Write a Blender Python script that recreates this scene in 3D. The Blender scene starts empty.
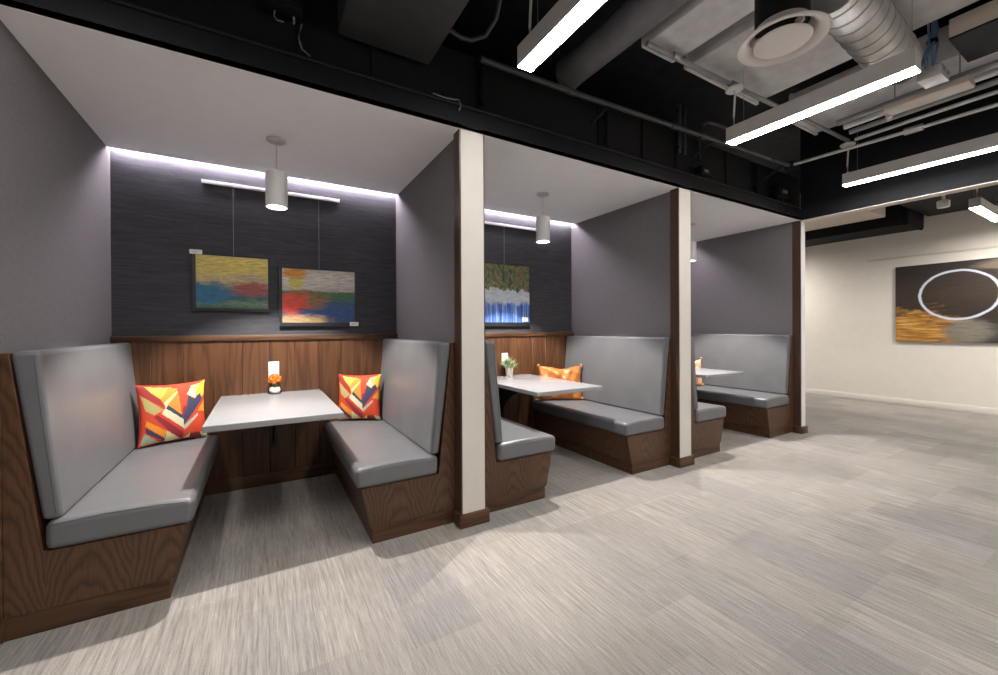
import bpy, bmesh, math, random
from mathutils import Vector, Matrix
random.seed(7)
PI = math.pi
S = bpy.context.scene
COL = S.collection

# ------------------------------------------------------------------ materials
def nodes(name):
    m = bpy.data.materials.new(name); m.use_nodes = True
    nt = m.node_tree
    return m, nt, nt.nodes['Principled BSDF']
def N(nt, t, **k):
    n = nt.nodes.new(t)
    for a, v in k.items(): setattr(n, a, v)
    return n
def L(nt, a, b): nt.links.new(a, b)
def math_(nt, op, a, b=None):
    n = N(nt, 'ShaderNodeMath', operation=op)
    for i, v in enumerate((a, b)):
        if v is None: continue
        if isinstance(v, (int, float)): n.inputs[i].default_value = v
        else: L(nt, v, n.inputs[i])
    return n.outputs[0]
def ramp(nt, fac, stops, interp='LINEAR'):
    r = N(nt, 'ShaderNodeValToRGB'); r.color_ramp.interpolation = interp
    e = r.color_ramp.elements
    while len(e) < len(stops): e.new(.5)
    for i, (p, c) in enumerate(stops):
        e[i].position = p; e[i].color = (*c, 1)
    L(nt, fac, r.inputs[0]); return r.outputs[0]
def mix(nt, f, a, b, mode='MIX'):
    n = N(nt, 'ShaderNodeMix', data_type='RGBA', blend_type=mode)
    for i, v in ((0, f), (6, a), (7, b)):
        if isinstance(v, (int, float)): n.inputs[i].default_value = v
        elif isinstance(v, tuple): n.inputs[i].default_value = (*v, 1)
        else: L(nt, v, n.inputs[i])
    return n.outputs[2]
def noise(nt, vec, scale, detail=3, rough=.5, dist=0):
    n = N(nt, 'ShaderNodeTexNoise')
    n.inputs['Scale'].default_value = scale; n.inputs['Detail'].default_value = detail
    n.inputs['Roughness'].default_value = rough; n.inputs['Distortion'].default_value = dist
    L(nt, vec, n.inputs['Vector']); return n.outputs[0]
def scaled(nt, vec, s, off=(0, 0, 0)):
    n = N(nt, 'ShaderNodeMapping'); n.inputs['Scale'].default_value = s; n.inputs['Location'].default_value = off
    L(nt, vec, n.inputs['Vector']); return n.outputs[0]
def pos(nt): return N(nt, 'ShaderNodeNewGeometry').outputs['Position']
def objc(nt): return N(nt, 'ShaderNodeTexCoord').outputs['Object']
def bump(nt, p, h, strength=.2, dist=.002):
    b = N(nt, 'ShaderNodeBump'); b.inputs['Strength'].default_value = strength; b.inputs['Distance'].default_value = dist
    L(nt, h, b.inputs['Height']); L(nt, b.outputs[0], p.inputs['Normal'])
def plain(name, c, rough=.5, metal=0, mott=.06, spec=.5):
    m, nt, p = nodes(name)
    n = noise(nt, objc(nt), 9, 3)
    a = tuple(x*(1-mott) for x in c); b = tuple(min(1, x*(1+mott)) for x in c)
    L(nt, ramp(nt, n, [(.3, a), (.7, b)]), p.inputs['Base Color'])
    p.inputs['Roughness'].default_value = rough; p.inputs['Metallic'].default_value = metal
    p.inputs['Specular IOR Level'].default_value = spec
    return m
def emit(name, c, s):
    m, nt, p = nodes(name)
    p.inputs['Base Color'].default_value = (*c, 1)
    p.inputs['Emission Color'].default_value = (*c, 1); p.inputs['Emission Strength'].default_value = s
    return m
def wood(name, grain, dark, mid, light, rings=9, rough=.42, plank=None):
    """grain: scale of the position vector; small along the grain"""
    m, nt, p = nodes(name)
    P = pos(nt)
    base = scaled(nt, P, grain)
    n = noise(nt, base, 1.0, 2.0, .45, .35)
    if plank:
        sx = N(nt, 'ShaderNodeSeparateXYZ'); L(nt, P, sx.inputs[0])
        cell = math_(nt, 'FLOOR', math_(nt, 'DIVIDE', sx.outputs[0], plank))
        wn = N(nt, 'ShaderNodeTexWhiteNoise', noise_dimensions='1D'); L(nt, cell, wn.inputs['W'])
        n = math_(nt, 'ADD', n, math_(nt, 'MULTIPLY', wn.outputs[0], .7))
    saw = math_(nt, 'FRACT', math_(nt, 'MULTIPLY', n, rings))
    col = ramp(nt, saw, [(0, dark), (.16, mid), (.6, light), (.88, mid), (1, dark)])
    fine = noise(nt, scaled(nt, P, tuple(g*38 if g > 2 else g*6 for g in grain)), 1.0, 3, .6)
    f = ramp(nt, fine, [(.35, (.62, .62, .62)), (.6, (1, 1, 1))])
    col = mix(nt, .75, col, f, 'MULTIPLY')
    big = noise(nt, P, 1.6, 2)
    col = mix(nt, 1.0, col, ramp(nt, big, [(.3, (.8, .8, .8)), (.7, (1.1, 1.08, 1.05))]), 'MULTIPLY')
    L(nt, col, p.inputs['Base Color'])
    p.inputs['Roughness'].default_value = rough
    bump(nt, p, fine, .12, .001)
    return m

M = {}
WD, WM, WL = (.038, .0165, .007), (.080, .0365, .0160), (.108, .051, .0235)
M['wood_plank'] = wood('oak_planks', (9, 9, .7), (.062, .024, .0088), (.098, .038, .0138), (.126, .053, .0205), 6, .4, .187)
M['wood_h'] = wood('oak_rail', (.7, 9, 9), (.044, .019, .008), (.082, .037, .016), (.108, .050, .0225), 6)
M['wood_dark'] = plain('dark_wood_edge', (.060, .030, .018), .35)

def cathedral(name, dark, mid, light, width=.275):
    m, nt, p = nodes(name); P = pos(nt)
    sx = N(nt, 'ShaderNodeSeparateXYZ'); L(nt, P, sx.inputs[0])
    h = math_(nt, 'DIVIDE', math_(nt, 'ADD', math_(nt, 'ADD', sx.outputs[0], math_(nt, 'MULTIPLY', sx.outputs[1], .97)), .04), width)
    cell = math_(nt, 'FLOOR', h)
    wn = N(nt, 'ShaderNodeTexWhiteNoise', noise_dimensions='1D'); L(nt, cell, wn.inputs['W'])
    warp = noise(nt, scaled(nt, P, (5, 5, 2.2)), 1, 3, .5)
    dx = math_(nt, 'ADD', math_(nt, 'SUBTRACT', math_(nt, 'FRACT', h), .5), math_(nt, 'MULTIPLY', math_(nt, 'SUBTRACT', warp, .5), .35))
    t = math_(nt, 'ADD', math_(nt, 'MULTIPLY', sx.outputs[2], 9.5), math_(nt, 'MULTIPLY', math_(nt, 'MULTIPLY', dx, dx), 17))
    t = math_(nt, 'ADD', t, math_(nt, 'MULTIPLY', wn.outputs[0], 7))
    t = math_(nt, 'ADD', t, math_(nt, 'MULTIPLY', noise(nt, scaled(nt, P, (16, 16, 6)), 1, 3, .55), 1.5))
    saw = math_(nt, 'FRACT', t)
    col = ramp(nt, saw, [(0, dark), (.22, mid), (.6, light), (.82, mid), (1, dark)])
    tone = ramp(nt, wn.outputs[0], [(0, (.88, .88, .88)), (1, (1.1, 1.1, 1.1))])
    col = mix(nt, 1, col, tone, 'MULTIPLY')
    fine = noise(nt, scaled(nt, P, (170, 170, 7)), 1, 3, .6)
    col = mix(nt, .8, col, ramp(nt, fine, [(.35, (.66, .66, .66)), (.6, (1.06, 1.06, 1.06))]), 'MULTIPLY')
    L(nt, col, p.inputs['Base Color']); p.inputs['Roughness'].default_value = .42
    bump(nt, p, fine, .12, .001); return m
M['wood'] = cathedral('walnut_stained_oak_veneer', (.046, .0195, .0080), (.080, .0355, .0150), (.102, .0475, .0210))

def fabric(name, c1, c2, horiz):
    m, nt, p = nodes(name); P = pos(nt)
    s = (6, 6, 90) if horiz else (60, 60, 45)
    n = noise(nt, scaled(nt, P, s), 1, 4, .65)
    n2 = noise(nt, scaled(nt, P, (240, 240, 240)), 1, 2)
    col = ramp(nt, n, [(.3, c1), (.72, c2)])
    col = mix(nt, .45, col, ramp(nt, n2, [(.3, (.72, .72, .72)), (.7, (1.15, 1.15, 1.15))]), 'MULTIPLY')
    L(nt, col, p.inputs['Base Color']); p.inputs['Roughness'].default_value = .85
    p.inputs['Specular IOR Level'].default_value = .2
    bump(nt, p, n, .25, .002); return m
M['fabric_back'] = fabric('charcoal_wallcovering', (.038, .038, .043), (.068, .067, .075), True)
M['fabric_side'] = fabric('grey_wallcovering', (.160, .152, .155), (.193, .183, .187), False)

def vinyl():
    m, nt, p = nodes('grey_vinyl'); P = objc(nt)
    n = noise(nt, P, 5, 3)
    L(nt, ramp(nt, n, [(.3, (.119, .120, .125)), (.7, (.137, .138, .144))]), p.inputs['Base Color'])
    p.inputs['Roughness'].default_value = .38
    g = noise(nt, P, 260, 2)
    w = noise(nt, P, 7, 2)
    bump(nt, p, math_(nt, 'ADD', math_(nt, 'MULTIPLY', g, .1), w), .25, .004)
    return m
M['vinyl'] = vinyl()
M['piping'] = plain('dark_grey_seam', (.10, .10, .105), .45)

def carpet():
    m, nt, p = nodes('carpet_tiles'); P = pos(nt)
    sx = N(nt, 'ShaderNodeSeparateXYZ'); L(nt, P, sx.inputs[0])
    x, y = sx.outputs[0], sx.outputs[1]
    def cells(w, l, ox, seed):
        cx = math_(nt, 'FLOOR', math_(nt, 'DIVIDE', math_(nt, 'ADD', x, ox), w))
        off = N(nt, 'ShaderNodeTexWhiteNoise', noise_dimensions='1D')
        L(nt, math_(nt, 'ADD', cx, seed), off.inputs['W'])
        cy = math_(nt, 'FLOOR', math_(nt, 'ADD', math_(nt, 'DIVIDE', y, l), math_(nt, 'MULTIPLY', off.outputs[0], 3)))
        cb = N(nt, 'ShaderNodeCombineXYZ'); L(nt, cx, cb.inputs[0]); L(nt, cy, cb.inputs[1]); cb.inputs[2].default_value = seed
        wn = N(nt, 'ShaderNodeTexWhiteNoise', noise_dimensions='3D'); L(nt, cb.outputs[0], wn.inputs['Vector'])
        return wn.outputs[0], wn.outputs[1]
    v1, c1 = cells(.305, .61, .05, 3.0)
    v2, c2 = cells(.61, .305, .22, 11.0)
    tone = mix(nt, .5, ramp(nt, v1, [(0, (.233, .220, .207)), (.5, (.278, .260, .242)), (1, (.335, .312, .288))]),
               ramp(nt, v2, [(0, (.243, .229, .216)), (.5, (.278, .259, .243)), (1, (.328, .303, .278))]))
    hue = ramp(nt, v1, [(0, (.99, .985, .995)), (.35, (1.0, .99, .97)), (.7, (1.03, 1.0, .96)), (1, (1.0, .99, 1.0))])
    tone = mix(nt, 1, tone, hue, 'MULTIPLY')
    st = noise(nt, scaled(nt, P, (75, 2.6, 1), (0, 0, 0)), 1, 3, .62)
    st2 = noise(nt, scaled(nt, P, (210, 9, 1)), 1, 2, .6)
    amp = ramp(nt, v2, [(0, (.35, .35, .35)), (1, (1, 1, 1))])
    s = ramp(nt, st, [(.28, (.66, .66, .67)), (.5, (1, 1, 1)), (.72, (1.30, 1.29, 1.27))])
    tone = mix(nt, amp, tone, mix(nt, 1, tone, s, 'MULTIPLY'))
    s2 = ramp(nt, st2, [(.3, (.80, .80, .80)), (.7, (1.18, 1.18, 1.18))])
    tone = mix(nt, .9, tone, s2, 'MULTIPLY')
    sp = noise(nt, P, 190, 2)
    tone = mix(nt, .6, tone, ramp(nt, sp, [(.3, (.8, .8, .8)), (.7, (1.2, 1.2, 1.2))]), 'MULTIPLY')
    L(nt, tone, p.inputs['Base Color']); p.inputs['Roughness'].default_value = .95
    p.inputs['Specular IOR Level'].default_value = .15
    bump(nt, p, st2, .35, .003); return m
M['carpet'] = carpet()

M['soffit'] = plain('soffit_paint', (.89, .90, .91), .8, 0, .015)
M['white_wall'] = plain('warm_white_paint', (.72, .675, .61), .8, 0, .02)
M['grey_wall'] = plain('warm_grey_paint', (.25, .235, .22), .8, 0, .02)
M['column'] = plain('column_paint', (.60, .56, .505), .7, 0, .015)
M['col_white'] = plain('column_white_paint', (.74, .73, .72), .7, 0, .015)
M['black'] = plain('black_paint', (.006, .006, .0065), .7, 0, .2, .2)
M['soft_black'] = plain('soft_black_paint', (.010, .010, .0105), .65, 0, .2, .25)
M['deck'] = plain('ceiling_deck_paint', (.020, .021, .026), .8, 0, .3, .2)
M['header'] = plain('header_black_paint', (.010, .010, .012), .75, 0, .15, .2)
M['duct_black'] = plain('black_duct_paint', (.045, .045, .047), .5, 0, .15)
M['duct_violet'] = plain('charcoal_duct_paint', (.16, .155, .165), .5, 0, .15)
M['duct_grey'] = plain('grey_duct_paint', (.66, .65, .65), .5, 0, .12)
M['conduit'] = plain('grey_conduit', (.30, .30, .305), .4, .3, .1)
M['conduit_lt'] = plain('galvanised_conduit', (.62, .62, .63), .38, .4, .1)
M['conduit_blk'] = plain('charcoal_conduit', (.055, .055, .058), .45, 0, .1)
M['housing'] = plain('light_housing_paint', (.68, .645, .62), .5, 0, .02)
M['white'] = plain('white_plastic', (.80, .79, .77), .4, 0, .01)
M['diffuser_white'] = plain('diffuser_paint', (.76, .71, .68), .45, 0, .01)
M['beige_duct'] = plain('beige_duct_paint', (.52, .46, .40), .5, 0, .03)
M['table'] = plain('white_laminate', (.295, .295, .295), .22, 0, .02)
M['table_edge'] = plain('white_laminate_edge', (.42, .415, .41), .3, 0, .02)
M['steel_black'] = plain('black_steel', (.012, .012, .013), .4, .1, .1)
M['shade'] = plain('pendant_shade_paint', (.60, .575, .555), .45, 0, .02)
M['frame'] = plain('black_frame', (.012, .012, .014), .4)
M['rail'] = plain('hanging_rail_white', (.80, .78, .79), .4, 0, .01)
M['rail_warm'] = plain('hanging_rail_cream', (.60, .56, .49), .5, 0, .01)
M['wire'] = plain('steel_wire', (.30, .30, .31), .35, .6)
M['tag'] = plain('white_card', (.80, .78, .74), .7)
M['plate'] = plain('outlet_plate_plastic', (.56, .55, .54), .4, 0, .01)
M['ink'] = plain('grey_ink', (.25, .25, .26), .7)
M['blue'] = plain('blue_cable', (.28, .46, .80), .45)
M['rod'] = plain('zinc_rod', (.50, .55, .62), .35, .5)
M['green'] = plain('succulent_leaf', (.20, .32, .12), .5, 0, .3)
M['pot_w'] = plain('white_ceramic', (.72, .70, .70), .35, 0, .03)
M['pot_c'] = plain('cream_ceramic', (.62, .57, .50), .5, 0, .15)
M['soil'] = plain('soil', (.05, .035, .02), .9)
M['orange_petal'] = plain('orange_petal', (.95, .24, .03), .55, 0, .2)
M['tan'] = plain('tan_leather', (.46, .155, .034), .36, 0, .25)
M['tan_knot'] = plain('leather_knot', (.50, .22, .08), .4, 0, .2)
M['peach'] = plain('peach_cushion_cloth', (.66, .34, .20), .7, 0, .12)
M['lens'] = emit('light_lens', (1.0, .975, .95), 38)
M['lens_pend'] = emit('pendant_lens', (1.0, .95, .90), 14)
M['led'] = emit('cove_led', (.97, .87, 1.0), 95)
M['dev_lbl'] = plain('grey_label', (.22, .22, .22), .6)

def spiral():
    m, nt, p = nodes('spiral_duct_metal'); P = objc(nt)
    n = noise(nt, P, 12, 2)
    L(nt, ramp(nt, n, [(.3, (.50, .49, .48)), (.7, (.62, .61, .60))]), p.inputs['Base Color'])
    p.inputs['Metallic'].default_value = .55; p.inputs['Roughness'].default_value = .38
    return m
M['spiral'] = spiral()

def uvsep(nt):
    t = N(nt, 'ShaderNodeTexCoord'); s = N(nt, 'ShaderNodeSeparateXYZ'); L(nt, t.outputs['UV'], s.inputs[0])
    return t.outputs['UV'], s.outputs[0], s.outputs[1]

PRINT = [  # (colour, outline in print units), painted in order
 ((.35,.03,.02), [(105,150),(180,160),(285,280),(280,312),(110,222)]),
 ((.80,.50,.09), [(160,158),(350,150),(262,252),(190,195)]),
 ((.85,.33,.03), [(330,152),(398,160),(285,300),(258,252)]),
 ((.80,.66,.30), [(392,172),(402,262),(288,315),(283,275)]),
 ((.85,.27,.03), [(396,185),(418,365),(298,300)]),
 ((.72,.07,.02), [(388,148),(504,138),(470,230),(432,300),(412,352),(400,200)]),
 ((.82,.76,.46), [(504,145),(468,205),(535,235),(560,200)]),
 ((.42,.48,.24), [(498,140),(592,118),(542,195)]),
 ((.84,.55,.05), [(588,116),(634,98),(632,205),(588,232),(538,195)]),
 ((.05,.05,.11), [(478,208),(530,242),(582,196),(604,240),(432,442),(412,380),(460,290)]),
 ((.26,.03,.06), [(432,300),(412,380),(420,400),(470,290)]),
 ((.04,.05,.09), [(312,292),(425,372),(430,442),(288,316)]),
 ((.48,.40,.15), [(118,225),(275,330),(200,372),(140,340)]),
 ((.74,.70,.46), [(288,316),(428,400),(430,470),(255,360)]),
 ((.50,.54,.42), [(430,448),(556,345),(552,382),(430,484)]),
 ((.30,.02,.03), [(195,385),(255,362),(428,470),(418,552),(330,505)]),
 ((.68,.05,.02), [(255,362),(428,470),(424,500),(230,372)]),
 ((.86,.30,.02), [(145,415),(292,490),(286,552),(140,455)]),
 ((.04,.04,.09), [(138,465),(286,550),(292,575),(150,512)]),
 ((.34,.38,.26), [(135,510),(250,578),(170,596),(110,600)]),
 ((.78,.70,.36), [(292,488),(404,552),(288,578)]),
 ((.74,.07,.02), [(552,370),(622,300),(604,420),(562,492),(430,545),(430,486)]),
 ((.85,.36,.04), [(556,330),(628,238),(630,335),(600,330)]),
 ((.24,.02,.02), [(478,508),(562,490),(582,528),(468,542)]),
 ((.80,.74,.44), [(430,545),(480,505),(476,540)]),
 ((.48,.52,.26), [(560,488),(630,490),(632,530),(582,528)])]
def print_uv(p):
    u = (p[0]-102)/528; t, b = 150-50*u, 615-95*u
    return (u, (b-p[1])/(b-t))
PRINT = [(c, [print_uv(p) for p in o]) for c, o in PRINT]
def inside(u, v, poly):
    k = False
    for (x0, y0), (x1, y1) in zip(poly, poly[1:]+poly[:1]):
        if (y0 > v) != (y1 > v) and u < (x1-x0)*(v-y0)/(y1-y0)+x0: k = not k
    return k
def print_colour(u, v):
    c = (.66, .06, .02)
    for col, poly in PRINT:
        if inside(u, v, poly): c = col
    return tuple(.8*q for q in c)
def printed():
    m, nt, p = nodes('chevron_print')
    a = N(nt, 'ShaderNodeAttribute', attribute_name='print')
    n = noise(nt, objc(nt), 220, 2)
    L(nt, mix(nt, .35, a.outputs['Color'], ramp(nt, n, [(.3, (.7, .7, .7)), (.7, (1.25, 1.25, 1.25))]), 'MULTIPLY'), p.inputs['Base Color'])
    p.inputs['Roughness'].default_value = .8
    return m
M['chev'] = printed()

def blob(nt, u, v, cu, cv, ru, rv, n, wob=2.2):
    du = math_(nt, 'DIVIDE', math_(nt, 'SUBTRACT', u, cu), ru); dv = math_(nt, 'DIVIDE', math_(nt, 'SUBTRACT', v, cv), rv)
    r = math_(nt, 'SQRT', math_(nt, 'ADD', math_(nt, 'MULTIPLY', du, du), math_(nt, 'MULTIPLY', dv, dv)))
    r = math_(nt, 'ADD', r, math_(nt, 'MULTIPLY', math_(nt, 'SUBTRACT', n, .5), wob))
    k = N(nt, 'ShaderNodeMapRange', interpolation_type='SMOOTHSTEP'); L(nt, r, k.inputs[0])
    k.inputs[1].default_value = 1.30; k.inputs[2].default_value = .62; k.inputs[3].default_value = 0; k.inputs[4].default_value = 1
    return k.outputs[0]
def art_base(name, size=(1, 1)):
    m, nt, p = nodes(name); uv, u, v = uvsep(nt)
    p.inputs['Roughness'].default_value = .5
    n1 = noise(nt, scaled(nt, uv, (5.5, 13, 1)), 1, 6, .68, .5)
    n2 = noise(nt, scaled(nt, uv, (7, 30, 1)), 1, 4, .65)
    return m, nt, p, uv, u, v, n1, n2
def brush(nt, p, col, n, k=.85):
    col = mix(nt, k, col, ramp(nt, n, [(.3, (.42, .42, .42)), (.7, (1.2, 1.2, 1.2))]), 'MULTIPLY')
    L(nt, col, p.inputs['Base Color'])
def art_sea():
    m, nt, p, uv, u, v, n1, n2 = art_base('canvas_sunset_sea')
    w = math_(nt, 'ADD', v, math_(nt, 'MULTIPLY', math_(nt, 'SUBTRACT', n1, .5), .22))
    col = ramp(nt, w, [(0, (.05, .10, .07)), (.10, (.15, .22, .14)), (.18, (.03, .10, .12)), (.34, (.05, .12, .14)), (.44, (.34, .25, .16)), (.55, (.52, .42, .18)), (.75, (.62, .47, .11)), (1, (.66, .52, .14))])
    col = mix(nt, blob(nt, u, v, .12, .28, .38, .20, n1), col, (.015, .13, .24))
    col = mix(nt, blob(nt, u, v, .78, .38, .30, .14, n1), col, (.30, .07, .06))
    col = mix(nt, blob(nt, u, v, .72, .60, .25, .06, n1), col, (.42, .32, .22))
    brush(nt, p, col, n2); return m
def art_red():
    m, nt, p, uv, u, v, n1, n2 = art_base('canvas_red_sun_sea')
    w = math_(nt, 'ADD', v, math_(nt, 'MULTIPLY', math_(nt, 'SUBTRACT', n1, .5), .13))
    col = ramp(nt, w, [(0, (.03, .06, .14)), (.14, (.02, .06, .22)), (.36, (.02, .07, .17)), (.46, (.03, .12, .05)), (.58, (.06, .14, .04)), (.62, (.46, .40, .36)), (.8, (.56, .51, .46)), (1, (.50, .44, .38))])
    col = mix(nt, blob(nt, u, v, .30, .42, .35, .16, n1), col, (.22, .12, .05))
    col = mix(nt, blob(nt, u, v, .25, .06, .40, .10, n1), col, (.42, .28, .14))
    col = mix(nt, blob(nt, u, v, .12, .36, .22, .20, n1), col, (.66, .07, .03))
    col = mix(nt, blob(nt, u, v, .18, .74, .10, .12, n1), col, (.55, .46, .10))
    col = mix(nt, blob(nt, u, v, .17, .92, .17, .10, n1), col, (.62, .24, .02))
    brush(nt, p, col, n2); return m
def art_fall():
    m, nt, p, uv, u, v, n1, n2 = art_base('canvas_waterfall')
    edge = noise(nt, scaled(nt, uv, (7, 1.2, 1)), 1, 3)
    w = math_(nt, 'ADD', v, math_(nt, 'MULTIPLY', math_(nt, 'SUBTRACT', edge, .5), .35))
    streak = noise(nt, scaled(nt, uv, (26, 1.2, 1)), 1, 3, .6)
    fall = ramp(nt, streak, [(.38, (.02, .06, .34)), (.52, (.10, .22, .58)), (.70, (.48, .58, .72))])
    fold = noise(nt, scaled(nt, uv, (9, 3.0, 1)), 1, 4, .6, .8)
    trees = ramp(nt, fold, [(.30, (.008, .014, .018)), (.42, (.05, .075, .03)), (.48, (.20, .22, .07)), (.54, (.035, .05, .03)), (.62, (.24, .17, .06)), (.70, (.03, .05, .06)), (.8, (.20, .27, .26))])
    snow = ramp(nt, n1, [(.3, (.34, .38, .42)), (.7, (.62, .65, .70))])
    c = mix(nt, ramp(nt, w, [(.30, (0, 0, 0)), (.36, (1, 1, 1))]), fall, snow)
    c = mix(nt, ramp(nt, w, [(.565, (0, 0, 0)), (.585, (1, 1, 1))]), c, trees)
    brush(nt, p, c, n2, .3); return m
def art_ring():
    m, nt, p, uv, u, v, n1, n2 = art_base('canvas_white_ring')
    w = math_(nt, 'ADD', v, math_(nt, 'MULTIPLY', math_(nt, 'SUBTRACT', n1, .5), .2))
    base = ramp(nt, w, [(0, (.030, .026, .026)), (.18, (.06, .055, .055)), (.30, (.025, .018, .014)), (.6, (.040, .026, .018)), (1, (.022, .018, .016))])
    g2 = noise(nt, scaled(nt, uv, (4, 34, 1)), 1, 4, .6)
    gold = ramp(nt, g2, [(.3, (.16, .055, .008)), (.5, (.42, .19, .03)), (.68, (.75, .48, .18))])
    base = mix(nt, blob(nt, u, v, .10, .12, .36, .27, n1), base, gold)
    base = mix(nt, blob(nt, u, v, .50, .13, .16, .14, n1, 1.4), base, (.20, .18, .14))
    base = mix(nt, blob(nt, u, v, .72, .93, .2, .06, n1, 1.3), base, (.16, .12, .09))
    asp = 1.60/1.215
    du = math_(nt, 'MULTIPLY', math_(nt, 'SUBTRACT', u, .4325), asp*1.0); dv = math_(nt, 'MULTIPLY', math_(nt, 'SUBTRACT', v, .59), 1.12)
    r = math_(nt, 'SQRT', math_(nt, 'ADD', math_(nt, 'MULTIPLY', du, du), math_(nt, 'MULTIPLY', dv, dv)))
    r = math_(nt, 'ADD', r, math_(nt, 'MULTIPLY', math_(nt, 'SUBTRACT', n1, .5), .03))
    dd = math_(nt, 'ABSOLUTE', math_(nt, 'SUBTRACT', r, .335))
    ring = ramp(nt, dd, [(.010, (1, 1, 1)), (.017, (0, 0, 0))])
    col = mix(nt, .5, base, ramp(nt, n2, [(.3, (.55, .55, .55)), (.7, (1.4, 1.4, 1.4))]), 'MULTIPLY')
    col = mix(nt, ring, col, (.55, .60, .70))
    L(nt, col, p.inputs['Base Color']); return m
M['art_sea'], M['art_red'], M['art_fall'], M['art_ring'] = art_sea(), art_red(), art_fall(), art_ring()

# ------------------------------------------------------------------ mesh helpers
class MB:
    def __init__(s): s.bm = bmesh.new()
    def _tf(s, vs, mat):
        if mat is not None: bmesh.ops.transform(s.bm, matrix=mat, verts=vs)
    def box(s, x0, x1, y0, y1, z0, z1, bev=0, seg=2, mat=None):
        b = bmesh.new(); r = bmesh.ops.create_cube(b, size=1)
        for v in b.verts:
            v.co = Vector((x0 if v.co.x < 0 else x1, y0 if v.co.y < 0 else y1, z0 if v.co.z < 0 else z1))
        if bev: bmesh.ops.bevel(b, geom=list(b.edges), offset=bev, segments=seg, profile=.5, affect='EDGES')
        if mat is not None: bmesh.ops.transform(b, matrix=mat, verts=b.verts)
        s.merge(b); return s
    def merge(s, b):
        me = bpy.data.meshes.new('tmp'); b.to_mesh(me); b.free(); s.bm.from_mesh(me); bpy.data.meshes.remove(me)
    def cyl(s, a, b, r, n=20, r2=None, cap=True):
        a, b = Vector(a), Vector(b); d = b-a
        t = bmesh.new()
        bmesh.ops.create_cone(t, cap_ends=cap, segments=n, radius1=r, radius2=r if r2 is None else r2, depth=d.length)
        bmesh.ops.transform(t, matrix=Matrix.Translation((a+b)/2) @ d.to_track_quat('Z', 'Y').to_matrix().to_4x4(), verts=t.verts)
        s.merge(t); return s
    def tube(s, pts, r, n=10):
        pts = [Vector(p) for p in pts]; rings = []
        for i, p in enumerate(pts):
            d = (pts[min(i+1, len(pts)-1)]-pts[max(i-1, 0)]).normalized()
            q = d.to_track_quat('Z', 'Y')
            rings.append([s.bm.verts.new(p+q @ Vector((r*math.cos(k*2*PI/n), r*math.sin(k*2*PI/n), 0))) for k in range(n)])
        for a, b in zip(rings, rings[1:]):
            for k in range(n): s.bm.faces.new((a[k], a[(k+1) % n], b[(k+1) % n], b[k]))
        s.bm.faces.new(rings[0][::-1]); s.bm.faces.new(rings[-1]); return s
    def lathe(s, prof, n=40, c=(0, 0, 0)):
        rings = []
        for (r, z) in prof:
            if r < 1e-6: rings.append([s.bm.verts.new((c[0], c[1], c[2]+z))])
            else: rings.append([s.bm.verts.new((c[0]+r*math.cos(k*2*PI/n), c[1]+r*math.sin(k*2*PI/n), c[2]+z)) for k in range(n)])
        for a, b in zip(rings, rings[1:]):
            for k in range(n):
                k2 = (k+1) % n
                if len(a) == 1 and len(b) == 1: continue
                if len(a) == 1: s.bm.faces.new((a[0], b[k2], b[k]))
                elif len(b) == 1: s.bm.faces.new((a[k], a[k2], b[0]))
                else: s.bm.faces.new((a[k], a[k2], b[k2], b[k]))
        return s
    def prism(s, poly, y0, y1, bev=0, seg=3, axis='Y'):
        b = bmesh.new()
        vs = [b.verts.new((p[0], y0, p[1])) for p in poly]
        f = b.faces.new(vs)
        r = bmesh.ops.extrude_face_region(b, geom=[f])
        for v in [g for g in r['geom'] if isinstance(g, bmesh.types.BMVert)]: v.co.y = y1
        bmesh.ops.recalc_face_normals(b, faces=b.faces)
        if bev:
            es = [e for e in b.edges if e.calc_face_angle(0) > .5]
            bmesh.ops.bevel(b, geom=es, offset=bev, segments=seg, profile=.5, affect='EDGES', clamp_overlap=True)
        s.merge(b); return s
    def build(s, name, mat, parent=None, smooth=True, loc=None, wn=False):
        bm = s.bm
        bmesh.ops.remove_doubles(bm, verts=bm.verts, dist=1e-6)
        bmesh.ops.recalc_face_normals(bm, faces=bm.faces)
        if smooth:
            for f in bm.faces: f.smooth = True
            for e in bm.edges: e.smooth = e.calc_face_angle(0) < math.radians(38)
        me = bpy.data.meshes.new(name); bm.to_mesh(me); bm.free()
        me.materials.append(mat)
        o = bpy.data.objects.new(name, me); COL.objects.link(o)
        if parent: o.parent = parent
        if loc: o.location = loc
        if wn:
            w = o.modifiers.new('wn', 'WEIGHTED_NORMAL'); w.keep_sharp = True
        return o
def B(*a, **k): return MB().box(*a, **k)
def tag(o, label, cat, group=None):
    o['label'] = label; o['category'] = cat
    if group: o['group'] = group
    return o
def thing(name, label, cat, loc=(0, 0, 0), rz=0, group=None):
    o = bpy.data.objects.new(name, None); COL.objects.link(o); o.empty_display_size = .1
    o.location = loc; o.rotation_euler.z = rz
    return tag(o, label, cat, group)
def struct(o): o['kind'] = 'structure'; return o
def copy_tree(root, loc, rz, label):
    r = root.copy(); COL.objects.link(r); r.location = loc; r.rotation_euler.z = rz; r['label'] = label
    for ch in list(root.children):
        c = ch.copy(); COL.objects.link(c); c.parent = r
        for g in ch.children:
            d = g.copy(); COL.objects.link(d); d.parent = c
    return r

# ------------------------------------------------------------------ layout constants
H = 2.53                 # booth ceiling height
D = 1.410                # back wall of the booths
WF = 1.388               # front of the wainscot
FY = -.09                # face of the columns and fascia
COLX = (-2.215, 0.0, 2.167, 4.40)
INNER = ((-2.086, -.0625), (.0625, 2.1045), (2.2295, 4.3375))
CEN = (-1.088, 1.105, 3.325)
FARX = 7.85

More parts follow.
